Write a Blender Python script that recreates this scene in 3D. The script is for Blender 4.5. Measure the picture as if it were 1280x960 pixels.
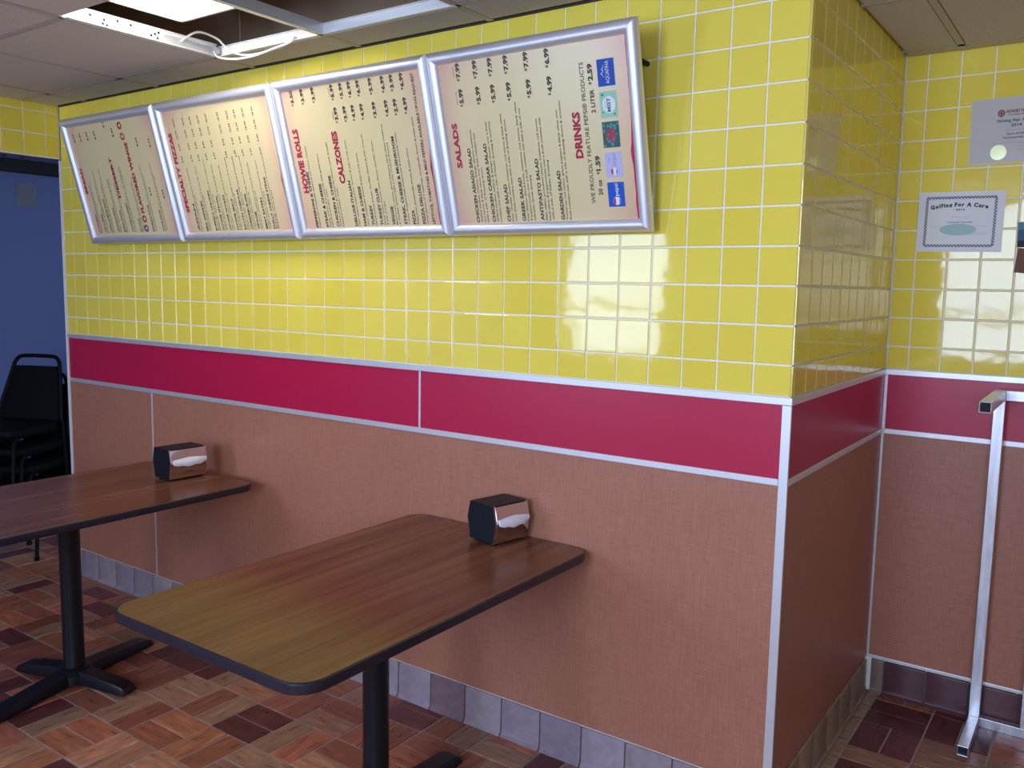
import bpy, bmesh, math, random
from mathutils import Vector, Matrix
R = random.Random(7)
S = bpy.context.scene
C = S.collection
for o in list(bpy.data.objects):
    bpy.data.objects.remove(o)

# ------------------------------------------------------------------ camera
CAM_LOC = Vector((0.7318, -2.3923, 1.6013))
CAM_F = 1080.61
YAW, PIT, ROL = 0.6112, -0.1150, 0.0176
def cam_axes():
    cy, sy, cp, sp = math.cos(YAW), math.sin(YAW), math.cos(PIT), math.sin(PIT)
    fw = Vector((-sy*cp, cy*cp, sp)); rt = Vector((cy, sy, 0)); up = rt.cross(fw)
    r2 = math.cos(ROL)*rt + math.sin(ROL)*up
    u2 = -math.sin(ROL)*rt + math.cos(ROL)*up
    return r2, u2, fw
CR, CU, CF = cam_axes()
cd = bpy.data.cameras.new('camera'); co = bpy.data.objects.new('camera', cd); C.objects.link(co)
cd.sensor_width = 36; cd.lens = CAM_F/1280*36; cd.clip_start = .02
M = Matrix((( CR.x, CU.x, -CF.x, CAM_LOC.x), (CR.y, CU.y, -CF.y, CAM_LOC.y), (CR.z, CU.z, -CF.z, CAM_LOC.z), (0, 0, 0, 1)))
co.matrix_world = M
S.camera = co
def px(q):
    d = Vector(q) - CAM_LOC; z = d.dot(CF)
    if z < .05: return None
    return 640 + CAM_F*d.dot(CR)/z, 480 - CAM_F*d.dot(CU)/z, z

# ------------------------------------------------------------------ world, light, exposure
S.view_settings.view_transform = 'Standard'; S.view_settings.look = 'None'
S.view_settings.exposure = 0.14; S.view_settings.gamma = 1.0; S.view_settings.use_curve_mapping = False
W = bpy.data.worlds.new('daylight'); S.world = W; W.use_nodes = True
W.node_tree.nodes['Background'].inputs[0].default_value = (.55, .7, 1, 1)
W.node_tree.nodes['Background'].inputs[1].default_value = 1.2
REAR = -4.2
DAY = (.56, .70, 1.0)
WINS = [(-3.32, -2.40, 1.00, 2.15, 46), (-.66, .42, .95, 2.42, 84), (1.15, 2.35, 1.20, 2.42, 56)]      # x0,x1,z0,z1,watts: daylight through the front glazing; last window added, unseen, for light from the right
for i, (x0, x1, z0, z1, pw) in enumerate(WINS):
    L = bpy.data.lights.new('window_daylight', 'AREA'); L.shape = 'RECTANGLE'
    L.size = x1-x0; L.size_y = z1-z0; L.energy = pw; L.color = DAY
    lo = bpy.data.objects.new('window_daylight', L); C.objects.link(lo)
    lo.location = ((x0+x1)/2, REAR-.13, (z0+z1)/2); lo.rotation_euler = (math.pi/2, 0, 0)

# ------------------------------------------------------------------ helpers
class G:
    def __init__(s): s.v = []; s.f = []
    def add(s, vs, fs):
        n = len(s.v); s.v += [tuple(v) for v in vs]; s.f += [tuple(i+n for i in f) for f in fs]; return s
    def box(s, x0, y0, z0, x1, y1, z1):
        return s.add([(x, y, z) for z in (z0, z1) for y in (y0, y1) for x in (x0, x1)],
                     [(0, 2, 3, 1), (4, 5, 7, 6), (0, 1, 5, 4), (2, 6, 7, 3), (0, 4, 6, 2), (1, 3, 7, 5)])
    def rings(s, rs, caps=True, close=False):
        n = len(rs[0]); vs = [v for r in rs for v in r]; fs = []
        m = len(rs)
        for k in range(m if close else m-1):
            a, b = k*n, ((k+1) % m)*n
            for i in range(n):
                j = (i+1) % n; fs.append((a+i, a+j, b+j, b+i))
        if caps and not close:
            fs.append(tuple(reversed(range(n)))); fs.append(tuple((m-1)*n+i for i in range(n)))
        return s.add(vs, fs)
    def cyl(s, x, y, z0, z1, r0, r1=None, n=20):
        r1 = r0 if r1 is None else r1
        c = [(math.cos(2*math.pi*i/n), math.sin(2*math.pi*i/n)) for i in range(n)]
        return s.rings([[(x+a*r0, y+b*r0, z0) for a, b in c], [(x+a*r1, y+b*r1, z1) for a, b in c]])
    def lathe(s, x, y, prof, n=24):
        c = [(math.cos(2*math.pi*i/n), math.sin(2*math.pi*i/n)) for i in range(n)]
        return s.rings([[(x+a*r, y+b*r, z) for a, b in c] for r, z in prof])
    def tube(s, pts, r, n=8, close=False):
        pts = [Vector(q) for q in pts]; rs = []; m = len(pts); up = None
        for k, q in enumerate(pts):
            if close: t = pts[(k+1) % m]-pts[k-1]
            else: t = pts[min(k+1, m-1)]-pts[max(k-1, 0)]
            t.normalize()
            if up is None: up = t.orthogonal().normalized()
            up = (up - t*up.dot(t)).normalized(); b = t.cross(up)
            rs.append([q + r*(math.cos(2*math.pi*i/n)*up + math.sin(2*math.pi*i/n)*b) for i in range(n)])
        return s.rings(rs, True, close)
    def poly(s, pts):
        return s.add(pts, [tuple(range(len(pts)))])
    def prism(s, pts, lo, hi, axis='z'):
        mk = {'z': lambda a, b, c: (a, b, c), 'y': lambda a, b, c: (a, c, b), 'x': lambda a, b, c: (c, a, b)}[axis]
        return s.rings([[mk(a, b, lo) for a, b in pts], [mk(a, b, hi) for a, b in pts]])
    def mesh(s, name, m=None, smooth=False):
        me = bpy.data.meshes.new(name); me.from_pydata(s.v, [], s.f)
        bm = bmesh.new(); bm.from_mesh(me); bmesh.ops.recalc_face_normals(bm, faces=bm.faces); bm.to_mesh(me); bm.free()
        if smooth:
            me.polygons.foreach_set('use_smooth', [True]*len(me.polygons))
            me.set_sharp_from_angle(angle=math.radians(smooth if smooth is not True else 40))
        if m: me.materials.append(m)
        return me
    def obj(s, name, m, parent=None, smooth=False, loc=None):
        return link(name, s.mesh(name, m, smooth), parent, loc)
def link(name, me, parent=None, loc=None):
    o = bpy.data.objects.new(name, me); C.objects.link(o)
    if parent: o.parent = parent
    if loc is not None: o.location = loc
    return o
def empty(name, loc=(0, 0, 0), rz=0):
    o = bpy.data.objects.new(name, None); C.objects.link(o); o.location = loc; o.rotation_euler = (0, 0, rz); o.empty_display_size = .1; return o
def tag(o, label, cat, group=None):
    o['label'] = label; o['category'] = cat
    if group: o['group'] = group
    return o
def struct(o): o['kind'] = 'structure'; return o
def stuff(o): o['kind'] = 'stuff'; return o
def bevel(o, w, n=2, ang=40):
    b = o.modifiers.new('bevel', 'BEVEL'); b.width = w; b.segments = n; b.limit_method = 'ANGLE'; b.angle_limit = math.radians(ang); return o

# ------------------------------------------------------------------ materials
def mat(name, col=(.8, .8, .8), rough=.5, metal=0, coat=0, spec=.5):
    m = bpy.data.materials.new(name); m.use_nodes = True
    b = m.node_tree.nodes['Principled BSDF']
    b.inputs['Base Color'].default_value = (*col, 1); b.inputs['Roughness'].default_value = rough
    b.inputs['Metallic'].default_value = metal; b.inputs['Coat Weight'].default_value = coat
    b.inputs['Specular IOR Level'].default_value = spec
    return m
def nd(m, t, **kw):
    n = m.node_tree.nodes.new(t)
    for k, v in kw.items():
        if k.startswith('_'): setattr(n, k[1:], v)
        else: n.inputs[k.replace('__', ' ')].default_value = v
    return n
def ln(m, a, b): m.node_tree.links.new(a, b)
def bsdf(m): return m.node_tree.nodes['Principled BSDF']
def coords(m, scale=(1, 1, 1), kind='Object', rot=(0, 0, 0)):
    t = nd(m, 'ShaderNodeTexCoord'); mp = nd(m, 'ShaderNodeMapping')
    mp.inputs['Scale'].default_value = scale; mp.inputs['Rotation'].default_value = rot
    ln(m, t.outputs[kind], mp.inputs[0]); return mp.outputs[0]
def geo_pos(m, scale=(1, 1, 1)):
    t = nd(m, 'ShaderNodeNewGeometry'); mp = nd(m, 'ShaderNodeMapping'); mp.inputs['Scale'].default_value = scale
    ln(m, t.outputs['Position'], mp.inputs[0]); return mp.outputs[0]
def noise(m, vec, scale, detail=3, rough=.5):
    n = nd(m, 'ShaderNodeTexNoise', Scale=scale, Detail=detail, Roughness=rough); ln(m, vec, n.inputs['Vector']); return n.outputs['Fac']
def ramp(m, fac, stops):
    r = nd(m, 'ShaderNodeValToRGB'); e = r.color_ramp.elements
    while len(e) < len(stops): e.new(.5)
    for k, (p, c) in enumerate(stops): e[k].position = p; e[k].color = (*c, 1) if len(c) == 3 else c
    ln(m, fac, r.inputs[0]); return r.outputs[0]
def mix(m, fac, a, b, mode='MIX'):
    n = nd(m, 'ShaderNodeMix', _data_type='RGBA', _blend_type=mode)
    for s, v in ((n.inputs[0], fac), (n.inputs[6], a), (n.inputs[7], b)):
        if hasattr(v, 'is_output'): ln(m, v, s)
        elif isinstance(v, (int, float)): s.default_value = v
        else: s.default_value = (*v, 1)
    return n.outputs[2]
def base(m, sock): ln(m, sock, bsdf(m).inputs['Base Color'])
def bump(m, h, strength, dist=.002):
    b = nd(m, 'ShaderNodeBump', Strength=strength, Distance=dist); ln(m, h, b.inputs['Height']); ln(m, b.outputs[0], bsdf(m).inputs['Normal'])
def grey(v): return (v, v, v)

M_tile = mat('yellow_glaze', (.86, .64, .03), .06, spec=.42)
oi = nd(M_tile, 'ShaderNodeObjectInfo')
base(M_tile, ramp(M_tile, oi.outputs['Random'], [(0, (.885, .700, .088)), (1, (.935, .755, .108))]))
bump(M_tile, noise(M_tile, geo_pos(M_tile), 9, 2), .22, .004)
M_grout = mat('white_grout', (.90, .88, .80), .8)
M_red = mat('red_laminate', (.50, .010, .060), .36)
bump(M_red, noise(M_red, geo_pos(M_red), 700, 1), .05, .0005)
def weave(name, a, b):
    m = mat(name, a, .42)
    n1 = noise(m, geo_pos(m, (420, 420, 18)), 1, 2); n2 = noise(m, geo_pos(m, (16, 16, 420)), 1, 2); n3 = noise(m, geo_pos(m), 3, 3)
    s = mix(m, .5, n1, n2)
    c = ramp(m, s, [(.38, a), (.62, b)])
    base(m, mix(m, .18, c, ramp(m, n3, [(.3, a), (.7, b)])))
    bump(m, s, .12, .0006); return m
M_brown = weave('terracotta_weave_laminate', (.37, .142, .085), (.485, .208, .134))
M_alu = mat('satin_aluminium_trim', (.80, .80, .82), .42, .6)
M_white = mat('white_trim', (.8, .8, .8), .4)
M_core = mat('plaster', (.55, .5, .42), .8)
M_base = mat('beige_grey_cove_tile', (.42, .33, .30), .34, spec=.35)
_t = noise(M_base, geo_pos(M_base), 30, 4)
_o = nd(M_base, 'ShaderNodeObjectInfo')
base(M_base, mix(M_base, .6, _o.outputs['Color'], mix(M_base, 1, _o.outputs['Color'], ramp(M_base, _t, [(.3, grey(.75)), (.7, grey(1.1))]), 'MULTIPLY')))
M_joint = mat('dark_grout', (.10, .085, .085), .9)
M_fgrout = mat('grey_floor_grout', (.40, .34, .32), .85)
M_ceil = mat('ceiling_tile_white', (.62, .55, .50), .9)
_n = noise(M_ceil, geo_pos(M_ceil), 220, 3)
base(M_ceil, ramp(M_ceil, _n, [(.3, (.55, .48, .43)), (.6, (.66, .585, .53))])); bump(M_ceil, _n, .3, .002)
M_tee = mat('tee_bar_paint', (.50, .43, .38), .5)
M_teelit = mat('tee_bar_white_paint', (.85, .85, .83), .35)
M_galv = mat('galvanised_steel', (.78, .78, .78), .38, .55)
M_plenum = mat('plenum_brown', (.34, .24, .15), .9)
M_pale = mat('painted_wall_beige', (.40, .33, .23), .6)
M_blue = mat('blue_grey_paint', (.13, .17, .37), .6)
M_black = mat('black_powder_coat', (.008, .008, .012), .35, spec=.4)
M_blackpl = mat('black_plastic', (.010, .011, .018), .5, spec=.3)
M_vinyl = mat('black_vinyl', (.003, .003, .0045), .6, spec=.15)
M_edge = mat('black_rubber_edge', (.018, .016, .026), .28)
M_chrome = mat('chrome', (.78, .77, .78), .08, 1)
bump(M_chrome, noise(M_chrome, coords(M_chrome), 14, 2), .06, .004)
M_alus = mat('square_tube_aluminium', (.74, .74, .77), .36, .8)
_n = noise(M_alus, coords(M_alus, (60, 60, 8)), 1, 4)
base(M_alus, ramp(M_alus, _n, [(.3, (.58, .58, .61)), (.7, (.80, .80, .83))]))
M_frame = mat('brushed_silver_frame', (.80, .80, .84), .44, .7)
M_dark = mat('dark_void', (.008, .008, .010), .7)
M_napkin = mat('white_paper_napkin', (.88, .88, .9), .75)
M_paper = mat('white_paper', (.80, .80, .80), .55)
M_glosspaper = mat('laminated_paper', (.62, .59, .57), .12)
M_ink = mat('black_ink', (.03, .025, .03), .6)
M_inkgrey = mat('grey_ink', (.35, .34, .36), .6)
M_menuink = mat('dark_brown_ink', (.055, .04, .035), .6)
M_menured = mat('crimson_ink', (.42, .012, .05), .6)
M_cord = mat('white_cord', (.85, .84, .80), .4)
M_wood = mat('walnut_laminate', (.12, .05, .028), .22, spec=.34)
v = coords(M_wood, (22, 1.3, 1)); w1 = noise(M_wood, v, 1, 3, .5); w2 = noise(M_wood, coords(M_wood, (110, 3, 1)), 1, 3)
wc = ramp(M_wood, w1, [(.28, (.115, .038, .019)), (.5, (.18, .067, .032)), (.72, (.25, .105, .050))])
base(M_wood, mix(M_wood, .25, wc, ramp(M_wood, w2, [(.35, (.055, .02, .012)), (.65, (.19, .08, .04))])))
sm = noise(M_wood, coords(M_wood, (3, 2, 1)), 2.2, 4)
ln(M_wood, ramp(M_wood, sm, [(.2, grey(.20)), (.8, grey(.27))]), bsdf(M_wood).inputs['Roughness'])

def paver_mat(name, island):
    m = mat(name, (.3, .12, .06), .33)
    if island:
        g = nd(m, 'ShaderNodeNewGeometry')
        c = ramp(m, g.outputs['Random Per Island'], [(0, PAL[0]), (.25, PAL[1]), (.5, PAL[2]), (.75, PAL[3]), (1, PAL[4])])
    else:
        c = nd(m, 'ShaderNodeObjectInfo').outputs['Color']
    if island: n = noise(m, geo_pos(m, (5, 5, 5)), 3, 5, .65)
    else:
        t = nd(m, 'ShaderNodeTexCoord'); oi_ = nd(m, 'ShaderNodeObjectInfo'); va = nd(m, 'ShaderNodeVectorMath', _operation='ADD'); mp = nd(m, 'ShaderNodeMapping')
        mp.inputs['Scale'].default_value = (7, 34, 1); ln(m, t.outputs['Object'], mp.inputs[0])
        sc = nd(m, 'ShaderNodeVectorMath', _operation='SCALE'); ln(m, oi_.outputs['Location'], sc.inputs[0]); sc.inputs['Scale'].default_value = 37
        ln(m, mp.outputs[0], va.inputs[0]); ln(m, sc.outputs[0], va.inputs[1]); n = noise(m, va.outputs[0], 1.3, 4, .6)
    c2 = mix(m, .75, c, mix(m, 1, c, ramp(m, n, [(.30, (.66, .60, .62)), (.5, grey(1)), (.7, (1.75, 1.65, 1.5))]), 'MULTIPLY'))
    base(m, c2)
    ln(m, ramp(m, n, [(.3, grey(.24)), (.7, grey(.45))]), bsdf(m).inputs['Roughness'])
    bump(m, noise(m, geo_pos(m), 60, 3), .12, .002)
    return m
PAL = [(.130, .034, .032), (.36, .125, .062), (.27, .088, .052), (.42, .19, .10), (.31, .16, .095)]
M_paver = paver_mat('quarry_paver', False); M_paverst = paver_mat('quarry_paver_far', True)

# ------------------------------------------------------------------ floor (basket weave pavers)
PX, PY, X0F, Y0F = .2105, .2115, -2.260, -1.005
ROOM_X0, ROOM_X1, ROOM_Y0 = -3.82, 2.6, REAR
floor = struct(G().box(-5.4, REAR-.3, -.08, ROOM_X1+.1, 2.2, -.004).obj('floor', M_fgrout))
def paver_pts(i, j, k):
    x0, y0 = X0F+i*PX, Y0F+j*PY; g = .0036
    if (i+j) % 2 == 0: a = (x0+g, y0+k*PY/2+g, x0+PX-g, y0+(k+1)*PY/2-g)
    else: a = (x0+k*PX/2+g, y0+g, x0+(k+1)*PX/2-g, y0+PY-g)
    return a
def paver_geo(g, x0, y0, x1, y1, z0=-.006, z1=0.0, b=.0022):
    a = [(x0, y0), (x1, y0), (x1, y1), (x0, y1)]; c = [(x0+b, y0+b), (x1-b, y0+b), (x1-b, y1-b), (x0+b, y1-b)]
    g.add([(x, y, z0) for x, y in a]+[(x, y, z1-.0015) for x, y in a]+[(x, y, z1) for x, y in c],
          [(0, 1, 5, 4), (1, 2, 6, 5), (2, 3, 7, 6), (3, 0, 4, 7), (4, 5, 9, 8), (5, 6, 10, 9), (6, 7, 11, 10), (7, 4, 8, 11), (8, 9, 10, 11)])
TOE = .030
cells = []
for i in range(-16, 24):
    for j in range(-16, 16):
        for k in (0, 1):
            x0, y0, x1, y1 = paver_pts(i, j, k)
            # clip to the walls (cut pavers) and to the space of the room
            if x1 <= -3.60 or (x0+x1)/2 < -3.82: xr, yr = (-5.2, ROOM_X1), (REAR, 2.0)
            elif (x0+x1)/2 < .03: xr, yr = (-9, 9), (REAR, -.012)
            else: xr, yr = (.056, ROOM_X1), (REAR, 1.150)
            if -.05 < (x0+x1)/2 < .1 and (y0+y1)/2 < -.02: xr = (-9, ROOM_X1); yr = (REAR, -.012 if x0 < .03 else 1.15)
            x0, x1, y0, y1 = max(x0, xr[0]), min(x1, xr[1]), max(y0, yr[0]), min(y1, yr[1])
            if x1-x0 < .012 or y1-y0 < .012: continue
            q = px(((x0+x1)/2, (y0+y1)/2, 0))
            vis = q is not None and -60 < q[0] < 1340 and q[1] < 1010
            cells.append((0 if vis else 1, q[2] if q else 99, i, j, k, (x0, y0, x1, y1)))
cells.sort()
near, far = cells[:294], cells[294:]
DARK = {(2, 2): 0, (11, 8): 0, (11, 9): 0, (4, 4): 0}
TAN = {(12, 8): 4, (12, 9): 0, (13, 8): 4, (0, 0): 1, (1, 1): 1, (2, 1): 1, (1, 0): 3, (2, 0): 3, (3, 1): 4}
pm = {}
for _, d, i, j, k, (x0, y0, x1, y1) in near:
    along = (i+j) % 2 == 0
    key = (round(x1-x0, 4), round(y1-y0, 4)) if along else (round(y1-y0, 4), round(x1-x0, 4))
    if key not in pm:
        g = G(); paver_geo(g, -key[0]/2, -key[1]/2, key[0]/2, key[1]/2); pm[key] = g.mesh('paver', M_paver)
    o = link('paver', pm[key], floor, ((x0+x1)/2, (y0+y1)/2, R.uniform(-.0006, .0004)))
    pi = DARK.get((i, j), TAN.get((i, j), R.choice([0, 1, 1, 2, 2, 3, 4, 4])))
    c = PAL[pi]; s = R.uniform(.85, 1.18)
    o.color = (c[0]*s, c[1]*s*R.uniform(.92, 1.08), c[2]*s, 1)
    o.rotation_euler = (R.uniform(-.002, .002), R.uniform(-.002, .002), 0 if along else math.pi/2)
g = G()
for c in far: paver_geo(g, *c[5])
stuff(g.obj('paver_field', M_paverst, floor))
# narrow border course along the pillar side
for k in range(6):
    y0 = .03+k*.19
    o = G(); paver_geo(o, -.0165, -.0915, .0165, .0915); o = o.obj('border_paver', M_paver, floor, loc=(.037, y0+.093, 0)); o.color = (.36, .24, .15, 1)

# ------------------------------------------------------------------ walls
CEIL = 2.467; TS = .1095; R0 = 1.39; TRIM_T, TRIM_TB, TRIM_B, TRIM_BB = 1.3015, 1.2795, 1.0690, 1.0491
DREC = 1.171; BASE_T = .137
wall_back = struct(G().box(-3.815, .0015, 0, -.0015, .14, CEIL+.03).obj('wall_back', M_grout))
wall_pillar = struct(G().box(-.14, .14, 0, -.0015, DREC+.14, CEIL+.03).obj('wall_pillar', M_grout))
wall_recess = struct(G().box(-.0015, DREC+.0015, 0, ROOM_X1+.1, DREC+.14, CEIL+.03).obj('wall_recess', M_grout))
tile_cache = {}
def tile_mesh(w, h):
    key = (round(w, 4), round(h, 4))
    if key not in tile_cache:
        g = .0021; b = .0026; d = .0052; a, c = w/2-g, h/2-g
        o = [(-a, -c), (a, -c), (a, c), (-a, c)]; n = [(-a+b, -c+b), (a-b, -c+b), (a-b, c-b), (-a+b, c-b)]
        m = [(-a+b*.3, -c+b*.3), (a-b*.3, -c+b*.3), (a-b*.3, c-b*.3), (-a+b*.3, c-b*.3)]
        G_ = G().add([(x, .003, z) for x, z in o]+[(x, -.0012, z) for x, z in m]+[(x, -.0022, z) for x, z in n],
            [(0, 1, 5, 4), (1, 2, 6, 5), (2, 3, 7, 6), (3, 0, 4, 7), (4, 5, 9, 8), (5, 6, 10, 9), (6, 7, 11, 10), (7, 4, 8, 11), (8, 9, 10, 11)])
        tile_cache[key] = G_.mesh('tile', M_tile, 12)
    return tile_cache[key]
MENU_POLY = [(117, 299), (817, 288), (795, 20), (76, 152)]
def inside(q, P):
    s = None
    for (x0, y0), (x1, y1) in zip(P, P[1:]+P[:1]):
        c = (x1-x0)*(q[1]-y0)-(y1-y0)*(q[0]-x0)
        if s is None: s = c > 0
        elif (c > 0) != s: return False
    return True
def rows():
    out = [(TRIM_T, R0)]
    z = R0
    while z < CEIL+.02: out.append((z, z+TS)); z += TS
    return out
def lay_tiles(wall, us, place, rz):
    """us: list of (u0,u1); place(u,z) -> world point on the wall face; rz: rotation of the tile (its face looks to -y)"""
    allt = []
    for u0, u1 in us:
        for z0, z1 in rows():
            z1 = min(z1, CEIL+.03)
            c = place((u0+u1)/2, (z0+z1)/2); q = px(c)
            vis = q and -30 < q[0] < 1310 and -30 < q[1] < 990
            if vis and wall is wall_back and all(inside(px(place(u, z)), MENU_POLY) for u in (u0, u1) for z in (z0, z1)): vis = False
            allt.append((0 if vis else 1, q[2] if q else 99, c, u1-u0, z1-z0))
    allt.sort(key=lambda t: t[:2])
    rest = G()
    for n, (h, d, c, w, hh) in enumerate(allt):
        rot = (R.gauss(0, .0035), R.gauss(0, .002), rz+R.gauss(0, .0035))
        if h == 0 and n < 298:
            o = link('tile', tile_mesh(w, hh), wall, c); o.rotation_euler = rot
        else:
            me = tile_mesh(w, hh); mm = Matrix.Translation(c) @ Matrix.Rotation(rz, 4, 'Z')
            rest.add([mm @ v.co for v in me.vertices], [tuple(p.vertices) for p in me.polygons])
    if rest.v: stuff(rest.obj('tile_field', M_tile, wall, 12))
us = [(-(k+1)*TS, -k*TS) for k in range(34)] + [(-3.815, -34*TS)]
lay_tiles(wall_back, us, lambda u, z: Vector((u, 0, z)), 0)
us = [(0.0, .016)] + [(.016+k*.1075, .016+(k+1)*.1075) for k in range(10)] + [(.016+10.*.1075, DREC)]
lay_tiles(wall_pillar, us, lambda u, z: Vector((0, u, z)), math.pi/2)
us = [(0.004, .080)] + [(.080+k*TS, .080+(k+1)*TS) for k in range(14)]
lay_tiles(wall_recess, us, lambda u, z: Vector((u, DREC, z)), 0)

def panel(wall, x0, y0, z0, x1, y1, z1, m, name='panel'):
    o = G().box(x0, y0, z0, x1, y1, z1).obj(name, m, wall); bevel(o, .0006, 1); return o
# red band and brown laminate sheets
XJ, XL = -1.357, -3.066
panel(wall_back, -3.812, -.0015, TRIM_B, XJ-.002, .002, TRIM_TB, M_red, 'red_panel')
panel(wall_back, XJ+.002, -.0015, TRIM_B, -.004, .002, TRIM_TB, M_red, 'red_panel')
panel(wall_back, -3.812, -.0015, BASE_T+.003, XL-.002, .002, TRIM_BB, M_brown, 'brown_panel')
panel(wall_back, XL+.002, -.0015, BASE_T+.003, -.004, .002, TRIM_BB, M_brown, 'brown_panel')
panel(wall_pillar, -.002, .004, TRIM_B, .0015, DREC-.002, TRIM_TB, M_red, 'red_panel')
panel(wall_pillar, -.002, .004, BASE_T+.003, .0015, DREC-.002, TRIM_BB, M_brown, 'brown_panel')
panel(wall_recess, .006, DREC-.0015, TRIM_B, ROOM_X1, DREC+.002, TRIM_TB, M_red, 'red_panel')
panel(wall_recess, .006, DREC-.0015, .15, ROOM_X1, DREC+.002, TRIM_BB, M_brown, 'brown_panel')
# aluminium trims
ntrim = [0]
def trim(x0, y0, z0, x1, y1, z1, m=M_alu, b=.0015):
    ntrim[0] += 1
    o = struct(G().box(x0, y0, z0, x1, y1, z1).obj('trim_%d' % ntrim[0], m)); bevel(o, b, 2); return o
T = .007
trim(-3.815, -T, TRIM_TB, T, .001, TRIM_T); trim(-3.815, -T*.8, TRIM_BB, -.021, .001, TRIM_B)
trim(0.0, .0005, TRIM_TB, T, DREC-.008, TRIM_T); trim(0.0, .0045, TRIM_BB, T*.8, DREC-.008, TRIM_B)
trim(0.0, DREC-T, TRIM_TB, ROOM_X1, DREC+.001, TRIM_T); trim(.013, DREC-T*.8, TRIM_BB, ROOM_X1, DREC+.001, TRIM_B)
trim(XJ-.0045, -.004, TRIM_B, XJ+.0045, .001, TRIM_TB); trim(XL-.0045, -.004, BASE_T+.002, XL+.0045, .001, TRIM_BB)
ntrim[0] += 1                                                                             # outside corner angle, lower wall
o = struct(G().prism([(-.0205, -.0055), (.0055, -.0055), (.0055, .004), (.0015, .004), (.0015, -.0015), (-.0205, -.0015)], BASE_T, TRIM_TB-.0005).obj('trim_%d' % ntrim[0], M_alu)); bevel(o, .001, 2)
trim(.0016, DREC-.006, TRIM_B, .0135, DREC+.001, TRIM_TB); trim(.0016, DREC-.006, .152, .011, DREC+.001, TRIM_BB)
trim(.0016, DREC-.006, .1425, ROOM_X1, DREC+.001, .1515)                                    # bottom strip in the recess
trim(-.0005, DREC-.0045, TRIM_T+.001, .0045, DREC+.001, CEIL-.02, M_white)
ntrim[0] += 1
o = struct(G().prism([(-3.829, -.008), (-3.813, -.008), (-3.813, .001), (-3.8155, .001), (-3.8155, .14), (-3.829, .14)], 0.0, 2.195).obj('trim_%d' % ntrim[0], M_white)); bevel(o, .001, 2)

trim(-3.80, -.013, CEIL-.006, -.03, -.003, CEIL+.002, mat('ceiling_gap_shade', (.035, .028, .024), .7), .001)  # dark strip painted in for the shadowed gap between wall and ceiling

# ------------------------------------------------------------------ cove base tiles
def cove_geo(w):
    prof = [(.0005, -.001), (.021, -.001), (.021, .004), (.014, .011), (.0105, .024), (.0095, BASE_T-.009), (.0075, BASE_T-.003), (.004, BASE_T), (.0005, BASE_T)]
    a = w/2-.0028; b = a-.0015
    rs = [[(-a, -y*.93, z) for y, z in prof], [(-b, -y, z) for y, z in prof], [(b, -y, z) for y, z in prof], [(a, -y*.93, z) for y, z in prof]]
    return G().rings(rs)
cove_cache = {}
def cove(parent, w, loc, rz, col):
    k = round(w, 4)
    if k not in cove_cache: cove_cache[k] = cove_geo(w).mesh('base_tile', M_base, 28)
    o = link('base_tile', cove_cache[k], parent, loc); o.rotation_euler = (0, 0, rz)
    s = R.uniform(.85, 1.12); o.color = (col[0]*s, col[1]*s, col[2]*s*R.uniform(.95, 1.06), 1)
BW = .1642
BEIGE = (.345, .27, .30); MAROON = (.115, .045, .05); PURP = (.20, .13, .145); SAND = (.34, .23, .15)
bb = struct(G().box(-3.81, -.0075, 0, -.0, .001, BASE_T-.003).obj('baseboard_back', M_joint))
edges = [-1.4525+BW*k for k in range(-14, 9)] + [0.013]
edges = [-3.812]+[e for e in edges if e > -3.78]
for a, b in zip(edges, edges[1:]):
    c = PURP if abs(a+1.2883) < .02 else BEIGE
    if -3.1 < a < -3.05: c = (.46, .37, .35)
    cove(bb, b-a, ((a+b)/2, 0, 0), 0, c)
bp = struct(G().box(-.001, -.0, 0, .0075, DREC-.021, BASE_T-.003).obj('baseboard_pillar', M_joint))
e = [.006]+[.263-.1+.1+(k-1)*.1605 for k in range(0, 7)]; e = [q for q in e if q < DREC-.05 and q >= .006]+[DREC-.022]
for a, b in zip(e, e[1:]):
    if b-a > .02: cove(bp, b-a, (0, (a+b)/2, 0), math.pi/2, SAND)
br = struct(G().box(.03, DREC-.0075, 0, ROOM_X1, DREC+.001, BASE_T-.003).obj('baseboard_recess', M_joint))
e = [.021, .071]+[.223+k*.153 for k in range(13)]
for n, (a, b) in enumerate(zip(e, e[1:])): cove(br, b-a, ((a+b)/2, DREC, 0), 0, (.25, .17, .12) if n == 0 else MAROON)

# ------------------------------------------------------------------ rest of the room
wr = G(); xs = ROOM_X0-1.6
def seg(x0, x1, z0, z1): wr.box(x0, REAR-.12, z0, x1, REAR, z1)
cur = -5.4
for x0, x1, z0, z1, pw in WINS:
    seg(cur, x0, 0, CEIL+.6); seg(x0, x1, 0, z0); seg(x0, x1, z1, CEIL+.6); cur = x1
seg(cur, ROOM_X1+.1, 0, CEIL+.6)
struct(wr.obj('wall_rear', M_pale))
for n, (x0, x1, z0, z1, pw) in enumerate(WINS):
    f = G(); t = .045
    f.box(x0-.02, REAR-.10, z0-.02, x0+t*.5, REAR+.02, z1+.02); f.box(x1-t*.5, REAR-.10, z0-.02, x1+.02, REAR+.02, z1+.02)
    f.box(x0-.02, REAR-.10, z0-.02, x1+.02, REAR+.02, z0+t*.5); f.box(x0-.02, REAR-.10, z1-t*.5, x1+.02, REAR+.02, z1+.02)
    o = struct(f.obj('window_%d' % (n+1), M_alus))  # the last window is an unseen addition that brings extra daylight
    G().box(x0, REAR-.08, 1.38, x1, REAR-.04, 1.42).obj('mullion', M_alus, o)
struct(G().box(ROOM_X1, REAR-.12, 0, ROOM_X1+.12, DREC+.14, CEIL+.6).obj('wall_right', M_pale))
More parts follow.
